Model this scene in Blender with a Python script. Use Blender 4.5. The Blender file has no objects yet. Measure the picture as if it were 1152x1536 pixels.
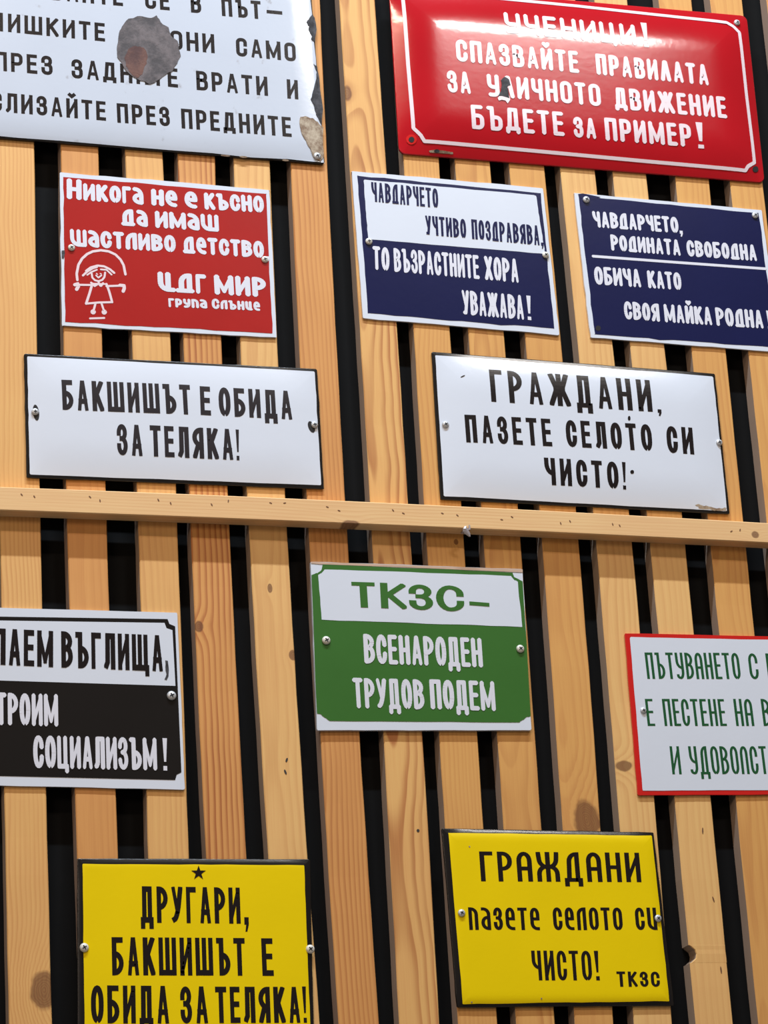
import bpy, bmesh, math, random
from mathutils import Vector, Matrix

# ------------------------------------------------------------------ camera, light, exposure
S = bpy.context.scene
COL = S.collection
FPX, CW, CH = 4300.0, 1152.0, 1536.0
YAW, PITCH, ROLL = 0.3130996, 0.3353119, -0.0621962
CAM = Vector((0.0, -3.6, 1.6))
fwd = Vector((math.sin(YAW)*math.cos(PITCH), math.cos(YAW)*math.cos(PITCH), math.sin(PITCH)))
right = Vector((math.cos(YAW), -math.sin(YAW), 0.0))
up = right.cross(fwd)
cr, sr = math.cos(ROLL), math.sin(ROLL)
camx, camy = cr*right + sr*up, -sr*right + cr*up
cd = bpy.data.cameras.new('camera')
cd.sensor_fit = 'VERTICAL'; cd.sensor_height = 24.0; cd.lens = 24.0*FPX/CH
cd.clip_start = 0.05; cd.clip_end = 100
cam = bpy.data.objects.new('camera', cd); COL.objects.link(cam)
M = Matrix((camx, camy, -fwd)).transposed().to_4x4(); M.translation = CAM
cam.matrix_world = M
S.camera = cam
S.view_settings.view_transform = 'Standard'; S.view_settings.look = 'None'
S.view_settings.gamma = 1.0; S.view_settings.use_curve_mapping = False
S.view_settings.exposure = 0.0

W = bpy.data.worlds.new('room_air'); S.world = W; W.use_nodes = True
bg = W.node_tree.nodes['Background']
bg.inputs['Color'].default_value = (1.0, 0.82, 0.66, 1); bg.inputs['Strength'].default_value = 0.13

def tube_light(name, loc, length, width, power, col=(1.0, 0.97, 0.93), target=None, spread=180):
    l = bpy.data.lights.new(name, 'AREA'); l.shape = 'RECTANGLE'; l.size = length; l.size_y = width
    l.energy = power; l.color = col; l.spread = math.radians(spread)
    o = bpy.data.objects.new(name, l); COL.objects.link(o); o.location = loc
    t = Vector(target) if target else Vector((loc[0], 0.0, 2.9))
    z = (o.location - t).normalized(); x = Vector((1, 0, 0)); x = (x - z*x.dot(z)).normalized(); y = z.cross(x)
    m = Matrix((x, y, z)).transposed().to_4x4(); m.translation = o.location; o.matrix_world = m
    return o
# two rows of ceiling tubes parallel to the slatted wall and a wide fill light added deeper in the room
WARM = (1.0, 0.79, 0.60)
tube_light('ceiling_tube_near', (0.85, -1.57, 6.50), 2.4, 0.07, 262, col=(0.72, 0.86, 1.0))
tube_light('ceiling_tube_far_left', (0.10, -2.99, 5.50), 1.7, 0.07, 33, col=WARM)
tube_light('ceiling_panel_far_right', (2.66, -2.99, 5.66), 0.80, 0.30, 36, col=(1.0, 0.95, 0.90))
tube_light('added_fill_area', (-2.2, -4.2, 4.1), 1.6, 1.0, 58, col=WARM, target=(1.2, 0, 1.9))  # added soft fill, placed to brighten the lower part of the wall

# ------------------------------------------------------------------ pixel ray <-> wall helpers
def ray(px, py):
    return (fwd + camx*((px-CW/2)/FPX) - camy*((py-CH/2)/FPX))
def at(px, py, Y=0.0):
    d = ray(px, py); t = (Y - CAM.y)/d.y
    return CAM + d*t

# ------------------------------------------------------------------ materials
def nodemat(name):
    m = bpy.data.materials.new(name); m.use_nodes = True
    nt = m.node_tree; return m, nt, nt.nodes['Principled BSDF']
def srgb(r, g, b):
    f = lambda c: (c/255/12.92 if c/255 <= .04045 else ((c/255+.055)/1.055)**2.4)
    return (f(r), f(g), f(b), 1)
class NB:
    def __init__(s, nt): s.nt = nt
    def n(s, t, **k):
        o = s.nt.nodes.new(t)
        for a, v in k.items(): setattr(o, a, v)
        return o
    def L(s, a, b): s.nt.links.new(a, b)
    def math(s, op, a, b=None, c=None):
        o = s.n('ShaderNodeMath', operation=op)
        for i, v in enumerate((a, b, c)):
            if v is None: continue
            if isinstance(v, (int, float)): o.inputs[i].default_value = v
            else: s.L(v, o.inputs[i])
        return o.outputs[0]
    def mix(s, f, a, b, blend='MIX'):
        o = s.n('ShaderNodeMix', data_type='RGBA', blend_type=blend)
        for sock, v in ((o.inputs[0], f), (o.inputs[6], a), (o.inputs[7], b)):
            if isinstance(v, (int, float, tuple)): sock.default_value = v
            else: s.L(v, sock)
        return o.outputs[2]
    def mr(s, v, a, b, c=0.0, d=1.0, smooth=True):
        o = s.n('ShaderNodeMapRange', interpolation_type='SMOOTHSTEP' if smooth else 'LINEAR')
        s.L(v, o.inputs[0])
        for i, x in zip((1, 2, 3, 4), (a, b, c, d)): o.inputs[i].default_value = x
        return o.outputs[0]

def wood(name, light, dark, freq=170, contrast=0.55, pith=(0.05, 0.06), wob=0.010, knots=(), seed=0, axis='Z', rough=0.55, greyed=False):
    """pine: growth rings cut lengthwise, fibre streaks and knots, in the board's own metres"""
    m, nt, B = nodemat(name); b = NB(nt)
    tc = b.n('ShaderNodeTexCoord'); sp = b.n('ShaderNodeSeparateXYZ'); b.L(tc.outputs['Object'], sp.inputs[0])
    X, Y, Z = sp.outputs
    if axis == 'X': X, Z = Z, X
    def noise(sx, sy, sz, detail=2, off=0):
        cx = b.n('ShaderNodeCombineXYZ')
        b.L(b.math('MULTIPLY_ADD', X, sx, seed*3.7+off), cx.inputs[0]); b.L(b.math('MULTIPLY_ADD', Y, sy, off*1.3), cx.inputs[1]); b.L(b.math('MULTIPLY_ADD', Z, sz, seed*1.9), cx.inputs[2])
        t = b.n('ShaderNodeTexNoise'); t.inputs['Scale'].default_value = 1; t.inputs['Detail'].default_value = detail
        b.L(cx.outputs[0], t.inputs['Vector']); return t.outputs['Fac']
    n1 = b.math('MULTIPLY', b.math('SUBTRACT', noise(3, 3, 2.2, 2, 0), .5), wob*4)
    n2 = b.math('MULTIPLY', b.math('SUBTRACT', noise(9, 9, 7, 2, 5), .5), wob)
    rx = b.math('ADD', b.math('ADD', X, pith[0]), n2); ry = b.math('ADD', b.math('ADD', Y, pith[1]), n1)
    r = b.math('SQRT', b.math('ADD', b.math('MULTIPLY', rx, rx), b.math('MULTIPLY', ry, ry)))
    kf = None
    for (kx, kz, kr, asp) in knots:
        dx = b.math('SUBTRACT', X, kx); dz = b.math('MULTIPLY', b.math('SUBTRACT', Z, kz), asp)
        d0 = b.math('SQRT', b.math('ADD', b.math('MULTIPLY', dx, dx), b.math('MULTIPLY', dz, dz)))
        d0 = b.math('ADD', d0, b.math('MULTIPLY', b.math('SUBTRACT', noise(60, 60, 60, 2, 9), .5), kr*.5))
        g = b.math('POWER', 2.718, b.math('MULTIPLY', b.math('MULTIPLY', d0, d0), -1/(2.2*kr)**2))
        r = b.math('ADD', r, b.math('MULTIPLY', g, kr*1.1))
        k = b.math('SUBTRACT', 1.0, b.mr(d0, kr*.75, kr*1.05))
        ring = b.math('ADD', .74, b.math('MULTIPLY', b.math('SINE', b.math('MULTIPLY', d0, 2600)), .05))
        k = b.math('MULTIPLY', k, ring)
        kf = k if kf is None else b.math('MAXIMUM', kf, k)
    ph = b.math('FRACT', b.math('MULTIPLY', r, freq))
    late = b.math('MULTIPLY', b.mr(ph, .30, .88), b.math('SUBTRACT', 1.0, b.mr(ph, .90, 1.0)))
    vary = b.mr(noise(20, 20, 3, 2, 13), .3, .7, .35, 1.0)
    late = b.math('MULTIPLY', b.math('MULTIPLY', late, vary), contrast)
    c = b.mix(late, light, dark)
    fib = noise(700, 700, 14, 3, 2)
    c = b.mix(.34, c, b.mix(fib, (.32, .32, .32, 1), (.68, .68, .68, 1)), 'OVERLAY')
    blot = noise(14, 14, 5, 3, 21)
    c = b.mix(.28, c, b.mix(blot, (.30, .28, .25, 1), (.70, .70, .70, 1)), 'OVERLAY')
    if kf is not None:
        c = b.mix(kf, c, srgb(96, 52, 30))
    if greyed:
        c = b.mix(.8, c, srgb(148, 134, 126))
    b.L(c, B.inputs['Base Color'])
    B.inputs['Roughness'].default_value = rough; B.inputs['Specular IOR Level'].default_value = .35
    bp = b.n('ShaderNodeBump'); bp.inputs['Strength'].default_value = .12; bp.inputs['Distance'].default_value = .001
    b.L(fib, bp.inputs['Height']); b.L(bp.outputs[0], B.inputs['Normal'])
    return m

def enamel(name, col, var=0.05, rough=0.16, dirt=0.0, coat=0.3, scale=9, bump=0.06, spec=.5):
    m, nt, B = nodemat(name); b = NB(nt)
    tc = b.n('ShaderNodeTexCoord')
    t = b.n('ShaderNodeTexNoise'); t.inputs['Scale'].default_value = scale; t.inputs['Detail'].default_value = 4
    b.L(tc.outputs['Object'], t.inputs['Vector'])
    lo = tuple(c*(1-var*2.2) for c in col[:3])+(1,); hi = tuple(min(1, c*(1+var)) for c in col[:3])+(1,)
    c = b.mix(t.outputs['Fac'], lo, hi)
    if dirt:
        t2 = b.n('ShaderNodeTexNoise'); t2.inputs['Scale'].default_value = 55; t2.inputs['Detail'].default_value = 6
        b.L(tc.outputs['Object'], t2.inputs['Vector'])
        c = b.mix(b.mr(t2.outputs['Fac'], .66, .80, 0, dirt), c, srgb(110, 90, 70))
    b.L(c, B.inputs['Base Color'])
    B.inputs['Roughness'].default_value = rough; B.inputs['Coat Weight'].default_value = coat; B.inputs['Coat Roughness'].default_value = .06
    B.inputs['Specular IOR Level'].default_value = spec
    t3 = b.n('ShaderNodeTexNoise'); t3.inputs['Scale'].default_value = 120; t3.inputs['Detail'].default_value = 2
    b.L(tc.outputs['Object'], t3.inputs['Vector'])
    bp = b.n('ShaderNodeBump'); bp.inputs['Strength'].default_value = bump; bp.inputs['Distance'].default_value = .001
    b.L(t3.outputs['Fac'], bp.inputs['Height']); b.L(bp.outputs[0], B.inputs['Normal']); b.L(bp.outputs[0], B.inputs['Coat Normal'])
    return m
def plain(name, col, rough=.5, metal=0.0, spec=.5):
    m, nt, B = nodemat(name); b = NB(nt)
    tc = b.n('ShaderNodeTexCoord'); t = b.n('ShaderNodeTexNoise'); t.inputs['Scale'].default_value = 60; t.inputs['Detail'].default_value = 3
    b.L(tc.outputs['Object'], t.inputs['Vector'])
    b.L(b.mix(t.outputs['Fac'], tuple(c*.8 for c in col[:3])+(1,), tuple(min(1, c*1.15) for c in col[:3])+(1,)), B.inputs['Base Color'])
    B.inputs['Roughness'].default_value = rough; B.inputs['Metallic'].default_value = metal; B.inputs['Specular IOR Level'].default_value = spec
    return m
def rusty(name, a, c_, scale=45, rough=.6, metal=.35):
    m, nt, B = nodemat(name); b = NB(nt)
    tc = b.n('ShaderNodeTexCoord'); t = b.n('ShaderNodeTexNoise'); t.inputs['Scale'].default_value = scale; t.inputs['Detail'].default_value = 8; t.inputs['Roughness'].default_value = .7
    b.L(tc.outputs['Object'], t.inputs['Vector'])
    f = b.mr(t.outputs['Fac'], .35, .68)
    b.L(b.mix(f, a, c_), B.inputs['Base Color'])
    B.inputs['Roughness'].default_value = rough; B.inputs['Metallic'].default_value = metal
    bp = b.n('ShaderNodeBump'); bp.inputs['Strength'].default_value = .5; bp.inputs['Distance'].default_value = .001
    b.L(t.outputs['Fac'], bp.inputs['Height']); b.L(bp.outputs[0], B.inputs['Normal'])
    return m

MT = {
 'white': enamel('white_enamel', srgb(212, 216, 226), .02),
 'oldwhite': enamel('old_white_enamel', srgb(190, 195, 206), .03, dirt=.5),
 'red': enamel('red_enamel', srgb(176, 16, 28), .07, rough=.16, coat=.4, spec=.4),
 'brick': enamel('brick_red_enamel', srgb(166, 24, 20), .08, rough=.3, coat=.05, spec=.3),
 'navy': enamel('navy_enamel', srgb(24, 28, 70), .10, rough=.2, coat=.05, spec=.3),
 'black': enamel('black_enamel', srgb(27, 24, 23), .10, rough=.22, coat=.1, spec=.4),
 'ink': enamel('black_lettering', srgb(30, 24, 24), .08, rough=.25, coat=.05, spec=.3),
 'ink_grey': enamel('charcoal_lettering', srgb(44, 39, 42), .08, rough=.3, coat=.05, spec=.3),
 'green': enamel('green_enamel', srgb(52, 104, 36), .07, rough=.35, coat=.1),
 'dgreen': enamel('dark_green_lettering', srgb(26, 84, 46), .08, rough=.3, coat=.1),
 'yellow': enamel('yellow_enamel', srgb(236, 204, 0), .04, rough=.35, coat=.0, spec=.25),
 'letter_white': enamel('white_lettering', srgb(216, 215, 224), .02, rough=.25),
 'letter_pink': enamel('pinkish_white_lettering', srgb(226, 206, 210), .02, rough=.22),
 'rimred': enamel('red_rim', srgb(206, 30, 26), .08, rough=.25),
 'beige': plain('bare_beige_edge', srgb(190, 160, 138), .6),
 'screw': plain('zinc_screw', srgb(200, 202, 206), .35, .25),
 'screw_paint': plain('pale_screw', srgb(214, 210, 200), .4, .1),
 'recess': plain('screw_recess', srgb(38, 42, 50), .5, .3),
 'hole': plain('dark_hole', srgb(24, 18, 16), .8),
 'iron': rusty('bare_rusted_iron', srgb(56, 50, 51), srgb(96, 86, 86)),
 'rust': rusty('brown_rust', srgb(66, 36, 32), srgb(96, 62, 50)),
 'tan': rusty('tan_rust', srgb(112, 84, 60), srgb(180, 164, 142), 70, .7, 0),
 'darkchip': rusty('dark_chipped_iron', srgb(34, 32, 34), srgb(74, 72, 76), 90),
 'backing': plain('black_backing_board', srgb(11, 10, 10), .8, 0, .12),
 'floor': plain('grey_floor', srgb(150, 148, 144), .5),
 'nail': plain('dark_staple_mark', srgb(112, 74, 44), .7),
 'metal_nail': plain('grey_nail', srgb(80, 76, 74), .4, .6),
 'clip': plain('clear_grey_clip', srgb(180, 172, 176), .2, .2),
}

# ------------------------------------------------------------------ object helpers
def obj(name, bm, mats, parent=None, smooth=False):
    me = bpy.data.meshes.new(name); bm.to_mesh(me); bm.free()
    for m in (mats if isinstance(mats, (list, tuple)) else [mats]): me.materials.append(m)
    if smooth:
        for p in me.polygons: p.use_smooth = True
    o = bpy.data.objects.new(name, me); COL.objects.link(o)
    if parent: o.parent = parent
    return o
def tag(o, label, cat, group=None):
    o['label'] = label; o['category'] = cat
    if group: o['group'] = group
    return o
def box(bm, x0, x1, y0, y1, z0, z1):
    v = [bm.verts.new(p) for p in ((x0,y0,z0),(x1,y0,z0),(x1,y1,z0),(x0,y1,z0),(x0,y0,z1),(x1,y0,z1),(x1,y1,z1),(x0,y1,z1))]
    for f in ((0,3,2,1),(4,5,6,7),(0,1,5,4),(1,2,6,5),(2,3,7,6),(3,0,4,7)): bm.faces.new([v[i] for i in f])

# ------------------------------------------------------------------ the setting
bm = bmesh.new(); box(bm, 0.2, 2.5, 0.0245, 0.10, 0.0, 4.4)
o = obj('wall_back', bm, MT['backing']); o['kind'] = 'structure'
bm = bmesh.new(); box(bm, -3, 4, -5.5, 0.10, -0.1, 0.0)
o = obj('floor', bm, MT['floor']); o['kind'] = 'structure'

# ------------------------------------------------------------------ pine slats
SL = [(0.0547,0.00515,0.00116,0.65278),(0.0542,0.01151,0.00035,0.74365),(0.0544,-0.00419,-5e-05,0.84147),(0.0547,0.01148,-0.00219,0.9146),(0.0541,0.01523,-0.00491,0.99661),(0.0553,0.00878,-0.00091,1.08244),(0.0558,-0.0041,0.00238,1.17413),(0.0551,0.00328,0.00451,1.25341),(0.055,-0.00714,0.002,1.33787),(0.0557,-0.01591,0.00235,1.42595),(0.0552,-0.01379,-0.00074,1.50789),(0.0547,-0.00424,-0.00406,1.59032),(0.0553,0.00317,0.00413,1.68517),(0.0547,0,0,1.77805),(0.0547,0,0,1.87491)]
P1, P2, P3, P4 = srgb(217,165,100), srgb(206,145,82), srgb(222,174,110), srgb(210,154,86)
D1, D2, D3 = srgb(186,122,66), srgb(158,88,42), srgb(196,138,82)
# light, dark, ring frequency, contrast, pith, wobble, knots in pixels (x, y, radius px, aspect)
WD = [
 (P1, D1, 230, .45, (.06,.05), .010, [(66,1486,20,.7)]),
 (P2, D1, 200, .40, (.02,.05), .010, []),
 (P1, D3, 210, .55, (.05,.07), .008, []),
 (P2, D2, 150, .95, (.05,.03), .008, [(298,940,8,.8)]),
 (P3, D3, 120, .50, (.01,.02), .010, [(440,983,7,.8),(405,882,4,.5)]),
 (P2, D2, 210, .55, (.06,.06), .006, [(526,786,9,1.6)]),
 (P1, D2, 115, .80, (.02,.025), .018, [(520,140,9,.6)]),
 (P4, D1, 240, .45, (.05,.05), .008, [(684,813,4,.8)]),
 (P4, D2, 150, .45, (.01,.03), .014, []),
 (P4, D1, 140, .45, (.02,.03), .010, [(880,1230,24,.75),(790,305,8,.6)]),
 (P3, D3, 150, .45, (.03,.03), .008, [(936,1149,15,1.6)]),
 (P3, D3, 150, .45, (.04,.04), .008, []),
 (P4, D1, 160, .50, (.02,.03), .010, []),
 (P4, D1, 150, .50, (.03,.04), .010, []),
 (P2, D1, 170, .50, (.03,.04), .010, []),
]
SLAB = [
 'first pine slat from the left, cut by the left edge of the frame',
 'second pine slat from the left, behind the left side of the girl drawing sign',
 'third pine slat from the left, behind the middle of the rope-skipping girl sign',
 'fourth pine slat from the left, with strong reddish growth lines',
 'fifth pine slat from the left, pale with two small nails',
 'sixth pine slat from the left, touching the green sign\'s left edge',
 'seventh pine slat from the left, with wavy grain below the green sign',
 'eighth pine slat from the left, behind the middle of the green sign',
 'ninth pine slat from the left, behind the right part of the green sign',
 'tenth pine slat from the left, with the big brown knot',
 'eleventh pine slat from the left, dark brown band beside the red rim',
 'twelfth pine slat from the left, with a notch right of the right yellow sign',
 'thirteenth pine slat from the left, at the lower right corner of the frame',
 'fourteenth pine slat from the left, behind the right end of the navy sign',
 'fifteenth and last pine slat, just showing in the top right corner',
]
ZB, ZT = 0.0, 4.3
slat_objs = []
def slat_x(i, z):
    w, a, b_, c = SL[i]; t = max(-.8, min(.9, z-2.9))
    return a*t*t + b_*t + c
for i, (w, a, b_, c) in enumerate(SL):
    rnd = random.Random(100+i)
    x0 = slat_x(i, 2.9)
    bm = bmesh.new(); rings = []
    n = 86; e = .0012
    zs = [ZB + (ZT-ZB)*k/n for k in range(n+1)]
    notch = None
    if i == 11:
        nz = at(1027, 1431).z; notch = nz
        zs = sorted([z for z in zs if abs(z-nz) > .016] + [nz+d for d in (-.0125, -.0115, -.006, 0, .006, .0115, .0125)])
    for z in zs:
        cx = slat_x(i, z) - x0
        l, r = cx - w/2 + rnd.uniform(-.00035, .00035), cx + w/2 + rnd.uniform(-.00035, .00035)
        yf = rnd.uniform(-.0002, .0002)
        lf = l
        if notch and abs(z-notch) < .012: lf = l + .0105*math.sqrt(max(0, 1-((z-notch)/.0118)**2))
        pts = [(lf, e+yf), (lf+e, yf), (r-e, yf), (r, e+yf), (r, .0235), (lf, .0235)]
        rings.append([bm.verts.new((p[0], p[1], z)) for p in pts])
    for q in range(len(rings)-1):
        A, Bq = rings[q], rings[q+1]
        for j in range(6):
            k2 = (j+1) % 6
            f = bm.faces.new((A[j], A[k2], Bq[k2], Bq[j]))
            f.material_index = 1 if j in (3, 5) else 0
    bm.faces.new(rings[0][::-1]); bm.faces.new(rings[-1])
    lt, dk, fr, con, pith, wob, kn = WD[i]
    kn = [(at(k[0], k[1]).x - x0, at(k[0], k[1]).z, k[2]*.00092, k[3]) for k in kn]
    m1 = wood('pine_slat_wood', lt, dk, fr, con, pith, wob, kn, seed=i+1)
    m2 = wood('pine_slat_grey_side', lt, dk, fr, .3, pith, wob, (), seed=i+30, rough=.75, greyed=True)  # side faces: the same pine mixed towards grey, and rougher
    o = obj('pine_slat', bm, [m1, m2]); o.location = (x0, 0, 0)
    tag(o, SLAB[i], 'slat', 'vertical pine slats of the wall'); slat_objs.append(o)
def nail_mark(parent, px, py, Y, ln=5.0, wd=1.8, ang=60, mat='nail', y_out=.0004, name='nail'):
    p = at(px, py, Y) ; u = Vector((math.cos(math.radians(ang)), 0, math.sin(math.radians(ang)))); v = Vector((-u.z, 0, u.x))
    bm = bmesh.new(); L_, W_ = ln*.00046, wd*.00046; f, g = [], []
    for k in range(10):
        t = 2*math.pi*k/10; q = p + u*(L_*math.cos(t)) + v*(W_*math.sin(t)) - parent.location
        f.append(bm.verts.new((q.x, Y-y_out, q.z))); g.append(bm.verts.new((q.x, Y+.002, q.z)))
    bm.faces.new(f)
    for k in range(10): bm.faces.new((f[k], f[(k+1) % 10], g[(k+1) % 10], g[k]))
    return obj(name, bm, MT[mat], parent)
for (px, py, ang, ln) in ((1054,1246,85,10), (1070,1349,105,9), (1081.5,1455,92,11)): nail_mark(slat_objs[11], px, py, 0, ln, 2.2, ang, 'nail')
for (px, py, ang, ln) in ((430,1140,70,7), (428,1158,110,8)): nail_mark(slat_objs[4], px, py, 0, ln, 3.0, ang, 'metal_nail')
nail_mark(slat_objs[6], 627, 1246, 0, 5, 4.5, 80, 'metal_nail')

# ------------------------------------------------------------------ horizontal rail
RX0, RX1 = 0.25, 2.45
def rail_top(x):
    t = (x-1.17)/.55; return 2.9236 - .0033*t*t - .0012*t
def rail_bot(x):
    t = (x-1.17)/.55; return 2.8905 - .0022*t*t
bm = bmesh.new(); rings = []; n = 50; e = .0012
for k in range(n+1):
    x = RX0 + (RX1-RX0)*k/n; t_, b_ = rail_top(x), rail_bot(x); xx = x-1.17
    yf = -.0245
    rings.append([bm.verts.new((xx, y, z)) for (y, z) in ((yf+e, b_), (yf, b_+e), (yf, t_-e), (yf+e, t_), (-.0004, t_), (-.0004, b_))])
for q in range(n):
    A, Bq = rings[q], rings[q+1]
    for j in range(6): bm.faces.new((A[j], A[(j+1) % 6], Bq[(j+1) % 6], Bq[j]))
bm.faces.new(rings[0]); bm.faces.new(rings[-1][::-1])
def railpx(px, py):
    p = at(px, py, -.0245); return p
kn = [(railpx(527,787).z, railpx(527,787).x-1.17, .0075, .55), (railpx(1133,802).z, railpx(1133,802).x-1.17, .006, .9)]
mr = wood('pine_rail_wood', srgb(222,180,128), srgb(200,146,92), 210, .4, (-2.86, .03), .006, kn, seed=77, axis='X')
rail = obj('wooden_rail', bm, mr); rail.location = (1.17, 0, 0)
tag(rail, 'horizontal pine rail nailed across the vertical slats at mid height', 'rail')
NAILS = [(32.5,742,-50),(51.5,745,-60),(135,745.5,-45),(150,751,-80),(237.5,750,-60),(256,755,-70),(317.5,757,-60),(342.5,751.5,80),(406,754.5,-20),(427,754.5,10),(491,760.5,-20),(508.5,766,-20),(589.5,765.5,-50),(605,770,-25),(663.5,770,-20),(686,773,-40),(752.5,779.5,-10),(768,775.5,-30),(841,785,-70),(855,782,-60),(919,786.5,-70),(929.5,788.5,-60),(1097,797,30),(1110,795,70)]
for px, py, a_ in NAILS: nail_mark(rail, px, py, -.0245, 4.6, 1.9, a_, 'nail')

# small plastic clip pinched on the underside of the rail
bm = bmesh.new()
pts = [(698.5,789.5,-.027),(697.5,793,-.028),(699,797,-.027),(701.5,801,-.026),(704.5,805,-.025)]
prev = None
for k, (px, py, Y) in enumerate(pts):
    p = at(px, py, Y); w_ = (.0012, .0030, .0048, .0042, .0012)[k]
    ring = []
    for j in range(8):
        t = 2*math.pi*j/8
        ring.append(bm.verts.new((p.x + w_*math.cos(t), Y + .0016*math.sin(t), p.z)))
    if prev:
        for j in range(8): bm.faces.new((prev[j], prev[(j+1) % 8], ring[(j+1) % 8], ring[j]))
    else: bm.faces.new(ring)
    prev = ring
bm.faces.new(prev[::-1])
p0 = at(701, 797, -.026)
box(bm, p0.x-.0035, p0.x+.0045, -.026, -.008, rail_bot(p0.x)-.0022, rail_bot(p0.x)-.0004)
box(bm, p0.x+.0028, p0.x+.0046, -.0265, -.0247, rail_bot(p0.x)-.002, rail_bot(p0.x)+.005)
bmesh.ops.translate(bm, vec=-Vector((p0.x, 0, p0.z)), verts=bm.verts)
o = obj('plastic_clip', bm, MT['clip'], smooth=False); o.location = (p0.x, 0, p0.z)
tag(o, 'tiny grey translucent clip hanging under the pine rail', 'clip')

# ------------------------------------------------------------------ letter shapes (strokes in a unit box)
# a path is (closed, [(x, y, rounded)]);  G[char] = (width, [paths], [filled polygons])
def P_(s, closed=False):
    out = []
    for t in s.split():
        r = t.endswith('r'); t = t[:-1] if r else t
        x, y = t.split(','); out.append((float(x), float(y), r))
    return (closed, out)
G = {
 'А': (1.0, [P_('0,0 .43,1'), P_('.57,1 1,0'), P_('.2,.27 .8,.27')]),
 'Б': (.95, [P_('.92,1 0,1 0,0 1,0r 1,.57r 0,.57')]),
 'В': (1.0, [P_('0,0 0,1 .93,1r .93,.53r 0,.53'), P_('.5,.53 1,.53r 1,0r 0,0')]),
 'Г': (.85, [P_('0,0 0,1 1,1')]),
 'Д': (1.05, [P_('.2,0 .2,1 .84,1 .84,0'), P_('0,-.02 1,-.02'), P_('0,-.14 0,0'), P_('1,-.14 1,0')]),
 'Е': (.85, [P_('.98,1 0,1 0,0 1,0'), P_('0,.52 .88,.52')]),
 'Ж': (1.5, [P_('.5,0 .5,1'), P_('0,0 .34,.52 .06,1'), P_('1,0 .66,.52 .94,1'), P_('.3,.52 .7,.52')]),
 'З': (.92, [P_('0,.74 0,1r .94,1r .94,.54r .4,.54'), P_('.4,.54 1,.54r 1,0r 0,0r 0,.26')]),
 'И': (1.0, [P_('0,1 0,0'), P_('1,0 1,1'), P_('0,.06 1,.94')]),
 'Й': (1.0, [P_('0,1 0,0'), P_('1,0 1,1'), P_('0,.06 1,.94'), P_('.25,1.34 .5,1.24 .75,1.34')]),
 'К': (1.0, [P_('0,0 0,1'), P_('.95,1 .1,.44'), P_('.28,.58 1,0')]),
 'Л': (1.0, [P_('1,0 1,1 .24,1 .2,.14 0,.03')]),
 'М': (1.3, [P_('0,0 0,1'), P_('0,.96 .5,.12'), P_('.5,.12 1,.96'), P_('1,1 1,0')]),
 'Н': (1.0, [P_('0,0 0,1'), P_('1,0 1,1'), P_('0,.5 1,.5')]),
 'О': (1.0, [P_('0,0r 0,1r 1,1r 1,0r', True)]),
 'П': (1.0, [P_('0,0 0,1 1,1 1,0')]),
 'Р': (.95, [P_('0,0 0,1 1,1r 1,.42r 0,.42')]),
 'С': (.97, [P_('1,.68 1,1r 0,1r 0,0r 1,0r 1,.32')]),
 'Т': (.95, [P_('0,1 1,1'), P_('.5,1 .5,0')]),
 'У': (1.0, [P_('0,1 .54,.3'), P_('1,1 .5,.08r .1,.03')]),
 'Х': (1.05, [P_('0,0 1,1'), P_('0,1 1,0')]),
 'Ц': (1.05, [P_('0,1 0,0 1.0,0 1.0,-.16'), P_('.82,1 .82,0')]),
 'Ч': (.95, [P_('0,1 0,.42r 1,.42'), P_('1,1 1,0')]),
 'Ш': (1.45, [P_('0,1 0,0 1,0 1,1'), P_('.5,1 .5,0')]),
 'Щ': (1.5, [P_('0,1 0,0 1,0 1,-.18'), P_('.45,1 .45,0'), P_('.9,1 .9,0')]),
 'Ъ': (1.15, [P_('0,1 .28,1 .28,0 1,0r 1,.55r .28,.55')]),
 'Я': (1.0, [P_('1,0 1,1 0,1r 0,.42r 1,.42'), P_('.5,.42 0,0')]),
 '–': (.9, [P_('0,.5 1,.5')]),
 '!': (.42, [], [[(0.02,1),(.98,1),(.72,.27),(.28,.27)], [(.1,0),(.9,0),(.9,.14),(.1,.14)]]),
 ',': (.36, [], [[(0,.17),(1,.17),(1,-.02),(0,-.02)], [(.4,-.02),(1,-.02),(.62,-.2),(.2,-.2)]]),
 # lower case
 'а': (.95, [P_('.06,1 1,1r 1,0'), P_('1,0 0,0r 0,.56r .75,.56')]),
 'г': (.75, [P_('0,0 0,1 1,1')]),
 'д': (1.15, [P_('0,0 1,0'), P_('.14,0 .14,1r .84,1 .84,0')]),
 'е': (.95, [P_('.4,.5 1,.5 1,1r 0,1r 0,0r .95,0')]),
 'п': (.95, [P_('0,0 0,1 1,1r 1,0')]),
 'л': (1.0, [P_('0,0 .05,1r 1,1 1,0')]),
 'р': (.9, [P_('0,0 0,1 1,1r 1,.3r 0,.3')]),
 'у': (.95, [P_('0,1 0,.4r 1,.4'), P_('1,1 1,0r .1,0')]),
 'ш': (1.4, [P_('0,1 0,0r 1,0'), P_('1,1 1,0'), P_('.52,1 .52,0')]),
 'ц': (1.05, [P_('0,1 0,0r 1,0'), P_('.8,1 .8,0')]),
 'u': (1.0, [P_('0,1 0,0r 1,0'), P_('1,1 1,0')]),
}
for lo, hi in zip('бвзиклмнотсъхж', 'БВЗИКЛМНОТСЪХЖ'):
    if lo not in G: G[lo] = G[hi]
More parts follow.
